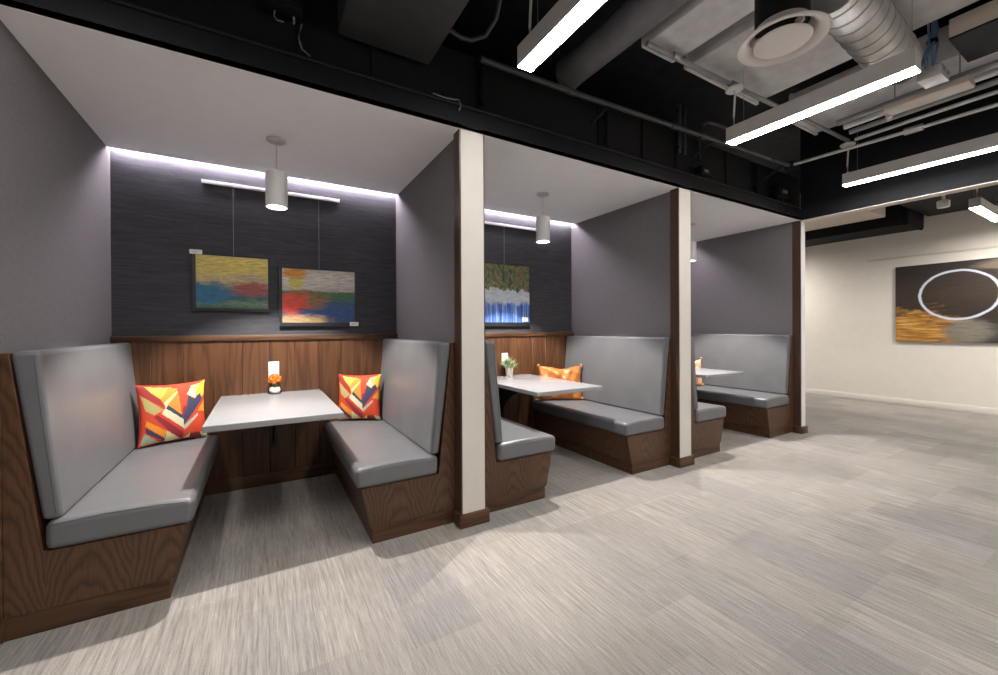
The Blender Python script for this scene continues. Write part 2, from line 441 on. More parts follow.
# ------------------------------------------------------------------ setting
struct(B(-5.0, FARX+.15, -6.0, 3.6, -.1, 0).build('floor', M['carpet'], smooth=False))
struct(B(-5.0, FARX+.15, -6.0, 3.6, 3.65, 3.75).build('ceiling', M['deck'], smooth=False))
struct(B(FARX, FARX+.15, -6.0, 3.6, 0, 3.65).build('wall_right', M['white_wall'], smooth=False))
struct(B(FARX-.012, FARX, -6.0, 3.6, 0, .095, .003).build('baseboard_right', M['white_wall']))
struct(B(-5.1, FARX+.15, -6.15, -6.0, -.1, 3.75).build('wall_front', M['grey_wall'], smooth=False))
struct(B(-5.15, -5.0, -6.0, 3.6, -.1, 3.75).build('wall_left', M['grey_wall'], smooth=False))
struct(B(4.46, FARX+.15, 3.6, 3.7, 0, 3.65).build('wall_rear', M['white_wall'], smooth=False))
# the wall behind all three booths, clad in charcoal cloth
struct(B(-5.0, 4.462, D, D+.12, 0, 3.65).build('wall_back', M['fabric_back'], smooth=False))
# partition walls between the booths
for i, (x0, x1) in enumerate(((-2.24, -2.086), (-.0625, .0625), (2.1045, 2.2295), (4.3375, 4.462))):
    struct(B(x0, x1, 0.0, D, 0, 2.75).build('wall_partition_%d' % (i+1), M['fabric_side'], smooth=False))
struct(B(-5.0, -2.24, FY, D, 0, 2.75).build('wall_partition_5', M['white_wall'], smooth=False))
# booth ceilings with the lighting slot at the rear, and the slot's closing board
for i, (x0, x1) in enumerate(INNER):
    struct(B(x0, x1, FY, D-.064, H, H+.03).build('ceiling_booth_%d' % (i+1), M['soffit'], smooth=False))
    struct(B(x0, x1, D-.26, D, H+.14, H+.17).build('ceiling_slot_%d' % (i+1), M['soffit'], smooth=False))
    struct(B(x0, x1, D-.27, D-.26, H+.03, H+.17).build('trim_slot_%d' % (i+1), M['soffit'], smooth=False))
struct(B(-2.24, -2.0846, -.002, 0, .0, 1.172).build('trim_panel_1', M['wood'], smooth=False))
# columns: painted face, wooden cheeks, wooden base
for i, x in enumerate(COLX):
    w = .080 if i < 3 else .045
    c = struct(B(x-w, x+w, FY, 0, 0, H+.02).build('trim_column_%d' % (i+1), M['column'] if i < 3 else M['col_white'], smooth=False))
    for sx in ((-1, 1) if i < 3 else (-1,)):
        a, b = sorted((x+sx*w, x+sx*(w+(.010 if i < 3 else .016))))
        B(a, b, FY+.003, 0, 0, H).build('wood_cheek', M['wood_dark'], c, smooth=False)
    B(x-w-.026, x+w+.026, FY-.018, 0, 0, .085, .004).build('wood_base', M['wood_h'], c)
# black fascia and bulkhead above the booths
struct(B(-5.0, 4.462, FY, .02, H+.0005, H+.135).build('trim_fascia', M['black'], smooth=False))
struct(MB().cyl((-5, FY-.006, H+.145), (4.3, FY-.006, H+.145), .011, 10).build('trim_fascia_bead', M['soft_black']))
bw = MB().box(-5.0, 4.462, -.03, .02, H+.135, 3.06)
for (x, w) in ((-1.0, .02), (-.62, .02), (.07, .018), (1.15, .03), (1.66, .02), (2.11, .03), (2.9, .02), (3.5, .02)):
    bw.box(x, x+w, -.045, -.03, H+.16, 3.05)
struct(bw.build('wall_bulkhead', M['soft_black'], smooth=False))
# header over the opening to the next room
struct(B(4.337, 4.462, -6.0, FY, H-.002, 3.65).build('wall_header', M['header'], smooth=False))
struct(B(4.335, 4.470, -6.0, FY-.0, H-.008, H-.002).build('trim_header', M['column'], smooth=False))

# wainscot, cap and baseboard on the back wall of each booth
for i, (x0, x1) in enumerate(INNER):
    m = MB(); pw = .187; x = x0
    k0 = math.floor(x0/pw)
    xs = [x0]+[k*pw for k in range(k0+1, k0+14) if x0+.02 < k*pw < x1-.02]+[x1]
    for a, b in zip(xs, xs[1:]): m.box(a+.0012, b-.0012, WF, D, 0, 1.180, .002, 1)
    struct(m.build('trim_wainscot_%d' % (i+1), M['wood_plank']))
    struct(B(x0, x1, WF-.018, D, 1.180, 1.224, .004).build('trim_cap_%d' % (i+1), M['wood_h']))
    struct(B(x0, x1, WF-.014, WF, 0, .10, .003).build('baseboard_booth_%d' % (i+1), M['wood_h']))

# cove light strips (lie in the slot behind the booth ceiling)
for i, (x0, x1) in enumerate(INNER):
    o = thing('cove_light', 'white LED strip glowing in the ceiling slot of the %s booth' % ('nearest', 'middle', 'farthest')[i], 'light strip', ((x0+x1)/2, D, H+.030), 0, 'cove lights at the back of the booths')
    hw = (x1-x0)/2-.01
    B(-hw, hw, -.040, .0, .004, .014).build('channel', M['white'], o, smooth=False)
    B(-hw, hw, -.034, -.024, -.006, .004).build('led_strip', M['led'], o, smooth=False)

# ------------------------------------------------------------------ benches
def bench(sgn, cx, wallx, label):
    """e runs outwards from the booth centre; sgn -1 left bench, +1 right bench"""
    outer = abs(wallx-cx)-.0015
    t = thing('booth_bench', label, 'booth bench', (cx+sgn*.62, 0, 0), 0, 'grey booth benches')
    def P(poly): return [(sgn*(e-.62), z) for e, z in poly]
    y0, y1 = 0.0, WF-.002
    frame = [(.455, .094), (.403, .338), (.882, .338), (.890, .40), (.976, 1.172), (outer, 1.172), (outer, .094)]
    MB().prism(P(frame), y0, y1, .0015, 1).build('wood_frame', M['wood'], t, smooth=False)
    MB().prism(P([(.467, 0), (.467, .094), (outer, .094), (outer, 0)]), y0+.004, y1, .002, 1).build('plinth', M['wood_h'], t, smooth=False)
    seat = [(.876, .340), (.876, .462), (.70, .469), (.50, .467), (.370, .456), (.376, .340)]
    MB().prism(P(seat), y0-.018, y1, .030, 5).build('seat_cushion', M['vinyl'], t, wn=True)
    sp = MB()
    e_, z_ = .387, .447
    sp.tube([((sgn*(e-.62)), y0-.0145, z) for e, z in ((.858, .450), (.70, .459), (.50, .456), (.408, .447))], .0022, 6)
    sp.build('seam', M['piping'], t)
    back = [(.886, .464), (.824, .464), (.838, .62), (.858, .82), (.874, 1.0), (.886, 1.178), (.974, 1.178), (.972, 1.150)]
    bk = MB().prism(P(back), y0, y1, .020, 4).build('backrest', M['vinyl'], t, wn=True)
    ps = MB(); ps.tube([(sgn*(e-.62), y0+.0005, z) for e, z in ((.842, .48), (.855, .62), (.875, .82), (.891, 1.0), (.902, 1.160))], .0022, 6)
    ps.tube([(sgn*(.902-.62), y0+.0005, 1.160), (sgn*(.906-.62), .012, 1.1775)], .002, 6)
    ps.build('seam', M['piping'], t)
    return t
names = ('nearest', 'middle', 'farthest')
bench(-1, CEN[0], INNER[0][0], 'grey vinyl bench with tall back at the far left, patterned cushion in its corner')
bench(1, CEN[0], INNER[0][1], 'grey vinyl bench on the right of the nearest booth, square patterned cushion in its corner')
bench(-1, CEN[1], INNER[1][0], 'grey bench of the middle booth half hidden behind the first white column')
bench(1, CEN[1], INNER[1][1], 'grey bench with the orange leather pillow in the middle booth')
bench(-1, CEN[2], INNER[2][0], 'grey bench of the farthest booth mostly hidden behind the second column')
bench(1, CEN[2]+.03, INNER[2][1], 'grey bench of the farthest booth, against its right partition beside the opening')

# ------------------------------------------------------------------ tables
def table(cx, label):
    t = thing('booth_table', label, 'table', (cx, 0, 0), 0, 'white booth tables')
    B(-.356, .356, .222, WF-.001, .716, .75, .003).build('tabletop', M['table'], t)
    br = MB().box(-.03, .03, WF-.012, WF-.0005, .297, .714, .001, 1)
    br.box(-.03, .03, .50, WF-.012, .704, .716)
    arc = [(WF-.012, .33), (WF-.012, .704), (.52, .704), (.52, .69)]
    for k in range(1, 9):
        a = k/9*PI/2
        arc.append((.52+(WF-.012-.52)*math.sin(a)**1.0*.98 if k < 9 else WF-.012, .69-.36*(1-math.cos(a))))
    b = bmesh.new(); vs = [b.verts.new((-.006, y, z)) for y, z in arc]; f = b.faces.new(vs)
    r = bmesh.ops.extrude_face_region(b, geom=[f])
    for v in [g for g in r['geom'] if isinstance(g, bmesh.types.BMVert)]: v.co.x = .006
    br.merge(b)
    br.build('bracket', M['steel_black'], t, smooth=False)
    return t
table(CEN[0]-.008, 'white wall-mounted table with an orange flower pot at its rear edge')
table(CEN[1]-.018, 'white wall-mounted table with a potted green succulent, middle booth')
table(CEN[2]+.0, 'white wall-mounted table in the farthest booth, only its corner showing')

# ------------------------------------------------------------------ pendants
def pendant(cx, label):
    t = thing('pendant_lamp', label, 'pendant lamp', (cx, .655, H), 0, 'grey cylinder pendants over the booth tables')
    MB().lathe([(0, 0), (.058, 0), (.058, -.010), (.050, -.016), (0, -.016)], 32).build('canopy', M['shade'], t)
    MB().cyl((0, 0, -.016), (0, 0, -.222), .004, 10).build('stem', M['shade'], t)
    MB().lathe([(.004, -.219), (.061, -.220), (.0655, -.224), (.0655, -.452), (.059, -.452), (.059, -.40), (.004, -.40)], 40).build('shade', M['shade'], t)
    MB().lathe([(0, -.434), (.0575, -.434), (.0575, -.437), (0, -.437)], 32).build('lens', M['lens_pend'], t)
    l = bpy.data.lights.new('pendant_beam', 'SPOT'); l.energy = 112; l.spot_size = math.radians(100); l.spot_blend = .28
    l.shadow_soft_size = .018; l.color = (1.0, .95, .90)
    lo = bpy.data.objects.new('bulb', l); COL.objects.link(lo); lo.parent = t; lo.location = (0, 0, -.447)
pendant(-1.083, 'grey cylinder pendant lamp hanging in the nearest booth')
pendant(1.115, 'grey cylinder pendant lamp hanging in the middle booth')
pendant(3.335, 'grey cylinder pendant lamp half hidden behind the second column')

# ------------------------------------------------------------------ hanging rails and pictures
def rail(x0, x1, y, z, mat, label):
    t = thing('picture_rail', label, 'picture rail', ((x0+x1)/2, y, z), 0, 'picture hanging rails'); w = (x1-x0)/2
    B(-w, w, -.012, .0, -.014, .014, .002).build('rail_profile', mat, t)
    for s in (-1, 1): B(s*w-.004, s*w+.004, -.013, 0, -.015, .015, .001, 1).build('end_cap', mat, t)
    return t
rail(-1.562, -.575, D, 2.407, M['rail'], 'white picture rail on the back wall behind the nearest pendant')
rail(.64, 1.61, D, 2.407, M['rail'], 'white picture rail in the middle booth, passing behind its pendant')

def picture(x0, x1, z0, z1, art, label, fb, depth, cable_top, cards, y=D):
    cx, cz = (x0+x1)/2, (z0+z1)/2
    t = thing('framed_painting', label, 'painting', (cx, y, cz), 0, 'paintings in the booths')
    w, h = (x1-x0)/2, (z1-z0)/2
    f = MB()
    l, r_, tp, bt = fb
    for a in ((-w, -w+l, -h, h), (w-r_, w, -h, h), (-w+l, w-r_, h-tp, h), (-w+l, w-r_, -h, -h+bt)):
        if a[1]-a[0] > 1e-4 and a[3]-a[2] > 1e-4: f.box(a[0], a[1], -depth, -.004, a[2], a[3])
    f.build('frame', M['frame'], t, smooth=False)
    bm = bmesh.new(); yy = -depth+.006
    vs = [bm.verts.new((a, yy, b)) for a, b in ((-w+l, -h+bt), (w-r_, -h+bt), (w-r_, h-tp), (-w+l, h-tp))]
    fc = bm.faces.new(vs); uvl = bm.loops.layers.uv.new('UVMap')
    for lp, uv in zip(fc.loops, ((0, 0), (1, 0), (1, 1), (0, 1))): lp[uvl].uv = uv
    ex = bmesh.ops.extrude_face_region(bm, geom=[fc])
    for v in [g for g in ex['geom'] if isinstance(g, bmesh.types.BMVert)]: v.co.y = -.006
    me = bpy.data.meshes.new('canvas'); bmesh.ops.recalc_face_normals(bm, faces=bm.faces); bm.to_mesh(me); bm.free(); me.materials.append(art)
    o = bpy.data.objects.new('canvas', me); COL.objects.link(o); o.parent = t
    MB().cyl((cable_top[0]-cx, -.010, h-.01), (cable_top[0]-cx, -.010, cable_top[1]-cz), .0014, 6).build('hanging_wire', M['wire'], t)
    for (a, b, c, d) in cards:
        k = B(a-cx, b-cx, -depth-.003, -depth, c-cz, d-cz).build('title_card', M['tag'], t, smooth=False)
        ln = MB()
        for i in range(2):
            zz = c-cz+(d-c)*(.62-.3*i); ln.box(a-cx+(b-a)*.15, a-cx+(b-a)*(.8-.2*i), -depth-.0036, -depth-.003, zz, zz+(d-c)*.09)
        ln.build('printed_lines', M['ink'], k, smooth=False)
    return t
picture(-1.625, -1.110, 1.412, 1.848, M['art_sea'], 'framed painting of a yellow sky over teal sea, left one above the table', (.022, .018, .008, .022), .030, (-1.363, 2.395), [(-1.640, -1.562, 1.842, 1.874)])
picture(-1.048, -.428, 1.294, 1.788, M['art_red'], 'framed painting with a red sun and blue sea, right one above the table', (.022, .022, .010, .030), .034, (-.741, 2.395), [(-.494, -.420, 1.297, 1.331)])
picture(.815, 1.465, 1.292, 1.975, M['art_fall'], 'blue waterfall painting under dark trees in the middle booth', (.006, .006, .008, .042), .034, (1.137, 2.395), [(1.352, 1.432, 1.345, 1.392)])
# title card of the first picture sticks up past the frame: a small wall stub holds it
# big painting in the next room (on the x = FARX wall)
bp = thing('large_painting', 'large dark painting with a white ring and gold streaks on the far wall', 'painting', (FARX, -.772, 1.635))
bm = bmesh.new()
vs = [bm.verts.new(p) for p in ((-.035, .80, -.6075), (-.035, -.80, -.6075), (-.035, -.80, .6075), (-.035, .80, .6075))]
fc = bm.faces.new(vs); uvl = bm.loops.layers.uv.new('UVMap')
for lp, uv in zip(fc.loops, ((0, 0), (1, 0), (1, 1), (0, 1))): lp[uvl].uv = uv
me = bpy.data.meshes.new('canvas'); bm.to_mesh(me); bm.free(); me.materials.append(M['art_ring'])
o = bpy.data.objects.new('canvas', me); COL.objects.link(o); o.parent = bp
B(-.0345, -.002, -.80, .80, -.6075, .6075).build('stretcher', M['frame'], bp, smooth=False)
fr = thing('picture_rail', 'cream picture rail running along the far wall above the large painting', 'picture rail', (FARX, -1.3, 2.40), 0, 'picture hanging rails')
B(-.014, 0, -1.75, 1.68, -.014, .014, .002).build('rail_profile', M['rail_warm'], fr)
for s in (-1.755, 1.685): B(-.015, 0, s-.004, s+.004, -.015, .015, .001, 1).build('end_cap', M['rail_warm'], fr)

# ------------------------------------------------------------------ outlets
def outlet(x, z, label):
    t = thing('wall_outlet', label, 'outlet', (x, WF, z), 0, 'white outlets on the wainscot')
    B(-.040, .040, -.006, 0, -.064, .064, .003).build('cover_plate', M['plate'], t)
    for dz in (-.024, .024):
        B(-.017, .017, -.0075, -.006, dz-.014, dz+.014, .001, 1).build('socket', M['pot_w'], t)
        s = MB()
        for dx in (-.006, .006): s.box(dx-.0012, dx+.0012, -.0079, -.0074, dz-.001, dz+.008)
        s.cyl((0, -.0079, dz-.008), (0, -.0074, dz-.008), .002, 8)
        s.build('slots', M['ink'], t)
outlet(-1.091, .940, 'white outlet behind the orange flowers in the nearest booth')
outlet(1.128, .935, 'white outlet behind the succulent in the middle booth')

# ------------------------------------------------------------------ plants
def flowers(x, y):
    t = thing('flower_pot', 'orange flowers in a small white pot on the nearest table', 'potted flowers', (x, y, .75))
    MB().lathe([(0, 0), (.030, 0), (.038, .014), (.040, .030), (.036, .050), (.031, .050), (.031, .040), (0, .040)], 28).build('pot', M['pot_w'], t)
    MB().lathe([(0, 0), (.047, 0), (.050, .004), (.046, .006), (.030, .003), (0, .003)], 28).build('saucer', M['steel_black'], t)
    R = random.Random(3); C0 = Vector((0, -.004, .112)); heads = []
    nh = 18
    for k in range(nh):
        zz = 1-1.55*(k+.5)/nh; a = k*2.39996; q = math.sqrt(1-zz*zz)
        heads.append(Vector((math.cos(a)*q, math.sin(a)*q, zz)))
    for hd in heads:
        m = MB(); rot = hd.to_track_quat('Z', 'Y'); c0 = C0+Vector((hd.x*.036, hd.y*.036, hd.z*.032))
        for ring, (rr, tilt, n) in enumerate(((.020, .15, 8), (.017, .65, 7), (.011, 1.1, 5))):
            for k in range(n):
                a = k/n*2*PI+ring*.4+R.random()*.2
                c, s_ = math.cos(a), math.sin(a)
                rad = Vector((c*math.cos(tilt), s_*math.cos(tilt), math.sin(tilt))); tan = Vector((-s_, c, 0)); up = Vector((0, 0, 1))
                b = [Vector((0, 0, 0)), rad*rr*.6+tan*rr*.38+up*.002, rad*rr*1.05+tan*rr*.2, rad*rr*1.1-tan*rr*.2, rad*rr*.6-tan*rr*.38+up*.002]
                m.bm.faces.new([m.bm.verts.new(c0+rot @ q) for q in b])
        m.build('blossom', M['orange_petal'], t, smooth=False)
    st = MB()
    for hd in heads[::2]: st.tube([(hd.x*.012, hd.y*.012, .038), (hd.x*.018, hd.y*.018, .07), tuple(C0+hd*.034)], .0016, 5)
    st.build('stems', M['green'], t)
flowers(-1.085, WF-.062)
def succulent(x, y):
    t = thing('potted_succulent', 'pale green succulent in a cream pot on the middle table', 'potted plant', (x, y, .75))
    MB().lathe([(0, 0), (.036, 0), (.042, .06), (.046, .095), (.041, .095), (.038, .080), (0, .080)], 28).build('pot', M['pot_c'], t)
    MB().lathe([(0, .078), (.0385, .082)], 24).build('soil', M['soil'], t)
    R = random.Random(5); m = MB()
    for k in range(64):
        a = R.random()*2*PI; el = .25+R.random()*1.2; ln = .07+R.random()*.075
        d = Vector((math.cos(a)*math.cos(el), math.sin(a)*math.cos(el), math.sin(el)))
        p0 = Vector((d.x*.018, d.y*.018, .078+R.random()*.02)); side = d.cross(Vector((0, 0, 1))).normalized(); up = side.cross(d)
        pts = [p0, p0+d*ln*.5+side*.011, p0+d*ln+up*.006, p0+d*ln*.5-side*.011]
        q = [m.bm.verts.new(v) for v in pts]; r2 = m.bm.verts.new(p0+d*ln*.5+up*.005); r3 = m.bm.verts.new(p0+d*ln*.5-up*.004)
        for i in range(4):
            m.bm.faces.new((q[i], q[(i+1) % 4], r2)); m.bm.faces.new((q[(i+1) % 4], q[i], r3))
    m.build('leaves', M['leaf'] if 'leaf' in M else M['green'], t, smooth=False)
M['leaf'] = plain('pale_leaf', (.33, .42, .22), .5, 0, .35)
succulent(1.145, WF-.068)

# ------------------------------------------------------------------ cushions
def cushion(loc, rz, w, h, th, mat, label, lean=.30, dent=0, name='patterned_cushion', cat='cushion', extra=None, pinch=.075):
    t = thing(name, label, cat, loc, rz)
    n = 100 if mat is M['chev'] else 30; m = MB(); bm = m.bm; uvl = bm.loops.layers.uv.new('UVMap')
    R = Matrix.Rotation(-lean, 4, 'X')
    grid = {}
    for s in (-1, 1):
        for i in range(n+1):
            for j in range(n+1):
                u, v = i/n, j/n; a, b = 2*u-1, 2*v-1
                edge = i in (0, n) or j in (0, n)
                if s == 1 and edge: grid[s, i, j] = grid[-1, i, j]; continue
                px = a*(1-pinch*(1-b*b))*w/2; pz = b*(1-pinch*(1-a*a))*h/2
                if dent and b > 0: pz -= dent*math.exp(-((a-.1)/.75)**2)*b**2*(1+.25*math.sin(5*a+1))
                k = (max(0, (1-a**2)*(1-b**2)))**.42*th/2
                if dent: k *= 1+.20*math.sin(6*a+4*b*b+2*b)*(1-.5*b*b)+.10*math.sin(13*a-5*b)
                p = R @ Vector((px, s*k, pz))
                grid[s, i, j] = bm.verts.new(p)
    for s in (-1, 1):
        for i in range(n):
            for j in range(n):
                q = [(i, j), (i+1, j), (i+1, j+1), (i, j+1)]
                if s == 1: q = q[::-1]
                try: f = bm.faces.new([grid[s, a, b] for a, b in q])
                except ValueError: continue
                for lp, (a, b) in zip(f.loops, q): lp[uvl].uv = (a/n, b/n)
    zmin = min(v.co.z for v in bm.verts)
    for v in bm.verts: v.co.z -= zmin
    o = m.build('cover', mat, t)
    if mat is M['chev']:
        me = o.data; at = me.color_attributes.new('print', 'FLOAT_COLOR', 'CORNER'); uvs = me.uv_layers['UVMap'].data; at = me.color_attributes['print']
        for pl in me.polygons:
            us = [uvs[k].uv for k in pl.loop_indices]; c = print_colour(sum(q[0] for q in us)/len(us), sum(q[1] for q in us)/len(us))
            for k in pl.loop_indices: at.data[k].color = (*c, 1)
    if extra:
        for sx in (-1, 1):
            for sz in (-1, 1):
                p = R @ Vector((sx*w/2, 0, sz*h/2)); p.z -= zmin
                kx = MB()
                kx.lathe([(0, -.018), (.012, -.012), (.017, 0), (.012, .012), (0, .018)], 14, (p.x, p.y, max(.018, p.z)))
                kx.build('corner_knot', extra, t)
    return t
SZ = .469
cushion((-1.725, 1.245, SZ), math.radians(22), .40, .425, .13, M['chev'], 'larger orange and navy chevron cushion, on the far left bench', .12)
cushion((-.437, 1.265, SZ), math.radians(-27), .375, .405, .13, M['chev'], 'smaller orange and navy chevron cushion, on the right-hand bench of the nearest booth', .10)
cushion((1.705, 1.14, SZ), math.radians(-29), .48, .385, .16, M['tan'], 'orange leather pillow slumped in the corner of the middle booth', .14, .026, 'leather_pillow', 'pillow', M['tan_knot'], .045)
cushion((3.875, 1.07, SZ), math.radians(-29), .40, .38, .16, M['peach'], 'peach pillow on the bench of the farthest booth', .14, .05, 'leather_pillow', 'pillow', M['tan_knot'])

# ------------------------------------------------------------------ linear ceiling lights
def linear(name, loc, rz, length, label, canopy_z, cord_off, wire_top=3.65):
    t = thing('linear_light', label, 'ceiling light', loc, rz, 'linear pendant lights')     # origin: underside of the far end, runs to -y
    hh = .112
    B(-.0475, .0475, -length, 0, .003, hh, .0015, 1).build('housing', M['housing'], t, smooth=False)
    B(-.044, .044, -length+.003, -.003, -.002, .0035).build('lens', M['lens'], t, smooth=False)
    top = canopy_z-loc[2]
    MB().lathe([(0, top), (.062, top), (.062, top-.012), (.055, top-.018), (0, top-.018)], 30, (0, cord_off, 0)).build('canopy', M['white'], t)
    c = MB(); y = cord_off
    c.tube([(0, y, top-.018), (.003, y-.003, top-.06), (-.003, y+.003, hh+.08), (0, y, hh)], .0075, 8)
    c.lathe([(0, 0), (.011, .002), (.011, .02), (0, .024)], 12, (0, y, hh))
    c.build('power_cord', M['white'], t)
    for yy in (-.10, -length+.03):
        MB().cyl((.02, yy, hh), (.02, yy, wire_top-loc[2]), .0016, 6).build('suspension_wire', M['conduit'], t)
    return t
LZ = 2.70
linear('', (.0915, -.556, LZ), 0, 1.06, 'white linear light hanging at the top centre, left of the round vent', 3.118, -.06)
linear('', (1.996, -.597, LZ), 0, 1.06, 'white linear light hanging just below the round vent', 3.115, -.04, 3.227)
linear('', (3.953, -.640, LZ), 0, 1.06, 'white linear light hanging nearest to the header of the opening', 3.115, -.03)
# unseen lights carry the grid on behind the camera and left, to light the room
for k, (x, y) in enumerate(((-1.84, -.556), (.0915, -2.75), (1.996, -2.75), (3.953, -2.75), (-1.84, -2.75), (.0915, -4.6), (1.996, -4.6), (3.953, -4.6))):
    linear('', (x, y, LZ), 0, 1.06, 'white linear light in the unseen rows behind the viewpoint', 3.115, -.04, 3.227 if x == 1.996 and y > -3 else 3.65)
# next room: the visible light, then four unseen ones added to brighten it
linear('', (6.0, -1.152, 2.65), PI/2, 1.2, 'white linear light in the next room, at the right edge beyond the header', 2.975, -.10, 2.978)
linear('', (6.0, -3.2, 2.65), PI/2, 1.2, 'added white linear light brightening the next room, out of the picture', 3.05, -.10)
linear('', (6.0, -4.8, 2.65), PI/2, 1.2, 'added white linear light brightening the next room, out of the picture', 3.05, -.10)
linear('', (4.7, 2.9, 2.65), PI/2, 1.2, 'added white linear light brightening the next room, deepest behind the booths', 3.05, -.10)
linear('', (6.2, 2.4, 2.65), PI/2, 1.2, 'added white linear light brightening the next room, hidden behind the farthest booth', 3.05, -.10)

# ------------------------------------------------------------------ ceiling services
def pipe(name, pts, r, mat, label, cat, group=None, n=12):
    return tag(MB().tube(pts, r, n).build(name, mat), label, cat, group)
G = 'conduits under the ceiling'
p = pipe('conduit', [(.05, -.115, 3.0), (.79, -.125, 3.0), (2.24, -.19, 3.0), (3.70, -.25, 3.0)], .020, M['conduit_blk'], 'charcoal conduit running along the black bulkhead above the booths', 'conduit', G)
for x, yy in ((.8, -.126), (1.9, -.176), (2.28, -.192), (3.4, -.238)): MB().cyl((x-.03, yy, 3.0), (x+.03, yy-.001, 3.0), .026, 14).build('coupling', M['conduit_blk'], p)
for x, y0, z1 in ((1.15, -.14, 2.72), (2.42, -.197, 2.80), (3.62, -.24, 2.80)):
    q = MB().tube([(x, y0, 2.98), (x-.10, -.064, 2.86)], .012, 8)
    q.build('strut', M['soft_black'], p)
p = pipe('conduit', [(1.04, -.60, 3.15), (2.0, -.62, 3.15), (3.0, -.65, 3.15), (3.96, -.67, 3.15)], .018, M['conduit'], 'grey conduit feeding the linear lights, crossing under the ducts', 'conduit', G)
for x in (1.32, 2.0, 2.7): MB().cyl((x-.03, -.61-(x-1)*.022, 3.15), (x+.03, -.612-(x-1)*.022, 3.15), .023, 14).build('coupling', M['conduit'], p)
p = pipe('conduit', [(3.72, -.25, 3.0), (3.78, -1.0, 3.0), (3.81, -1.7, 3.0), (3.84, -4.5, 3.0)], .016, M['conduit_lt'], 'pale conduit running toward the viewpoint just above the rightmost light', 'conduit', G)
MB().cyl((3.785, -1.13, 3.0), (3.79, -1.25, 3.0), .030, 16).build('coupling', M['conduit_lt'], p)
MB().box(3.70, 3.74, -.29, -.21, 2.96, 3.04, .005).build('junction', M['soft_black'], p)
for k, (xa, xb, zz, mt, lab) in enumerate(((3.30, 3.36, 3.12, 'conduit', 'grey conduit above the beige box, closest to the blue cables'), (3.44, 3.50, 3.12, 'conduit_lt', 'pale conduit above the beige box, second from the blue cables'), (3.58, 3.62, 3.10, 'conduit', 'grey conduit above the beige box, third from the blue cables'), (3.68, 3.74, 3.06, 'conduit_lt', 'thin pale conduit passing beside the beige box on the header side'))):
    pipe('conduit', [(xb, -.80, zz), (xa+.02, -1.5, zz), (xa, -4.2, zz)], (.026, .026, .022, .016)[k], M[mt], lab, 'conduit', G)
# hanging angle and tracks
pipe('flexible_conduit', [(-.27, -.17, 3.10), (-.19, -.156, 3.075), (-.10, -.15, 3.06), (-.03, -.15, 3.07), (.04, -.20, 3.09), (.06, -.30, 3.14), (.055, -.40, 3.30), (.05, -.48, 3.6)], .014, M['conduit_blk'], 'bent black conduit beside the large square duct', 'conduit', G)

def duct(name, x0, x1, y0, y1, z0, z1, mat, label, seams=0, par=None):
    t = thing(name, label, 'duct', ((x0+x1)/2, (y0+y1)/2, z0), 0, 'air ducts')
    w, l, h = (x1-x0)/2, (y1-y0)/2, z1-z0
    B(-w, w, -l, l, 0, h, .012, 2).build('duct_body', mat, t)
    if seams:
        for k in range(seams):
            yy = l-.03-k*(2*l-.06)/max(1, seams-1)
            fl = MB()
            fl.box(-w-.012, w+.012, yy-.012, yy+.012, -.012, .0); fl.box(-w-.012, -w, yy-.012, yy+.012, 0, h); fl.box(w, w+.012, yy-.012, yy+.012, 0, h)
            fl.build('flange', mat, t, smooth=False)
    return t
duct('square_duct', -.81, -.285, -3.4, -.075, 2.868, 3.35, M['duct_black'], 'large black square duct above the nearest booth', 0)
t = thing('round_duct', 'round charcoal duct running behind the top centre light', 'duct', (.90, .05, 3.245), 0, 'air ducts')
MB().cyl((0, .0, 0), (0, -3.6, 0), .112, 36).build('duct_body', M['duct_violet'], t)
for yy in (-.03, -1.6): MB().cyl((0, yy, 0), (0, yy-.03, 0), .117, 36).build('collar', M['duct_violet'], t)
duct('flat_duct', 1.10, 1.44, -3.6, -.50, 3.20, 3.5, M['duct_grey'], 'flat charcoal duct left of the round vent', 0)
duct('flat_duct', 1.62, 2.60, -3.6, -.46, 3.24, 3.5, M['duct_grey'], 'wide grey duct above the round vent and the light below it', 3)
duct('flat_duct', 3.22, 3.72, -3.6, -.46, 3.24, 3.5, M['duct_grey'], 'grey duct above the beige box and the pale conduits', 2)
# round diffuser with its drop
t = thing('round_diffuser', 'round white ceiling diffuser on a black drop duct', 'air vent', (1.238, -1.318, 2.79), 0)
MB().lathe([(.205, .0), (.208, .008), (.190, .020), (.150, .050), (.125, .085), (.119, .085), (.140, .045), (.165, .014), (.195, .0), (.205, .0)], 56).build('outer_cone', M['diffuser_white'], t)
MB().lathe([(0, -.006), (.128, -.004), (.134, .002), (.128, .008), (0, .012)], 48).build('face_plate', M['diffuser_white'], t)
MB().cyl((0, 0, .08), (0, 0, .405), .124, 40).build('drop_duct', M['soft_black'], t)
for k in range(3):
    a = k*2*PI/3+.6; B(-.004, .004, .09, .145, .010, .05, 0, 1, Matrix.Rotation(a, 4, 'Z')).build('spoke', M['diffuser_white'], t, smooth=False)
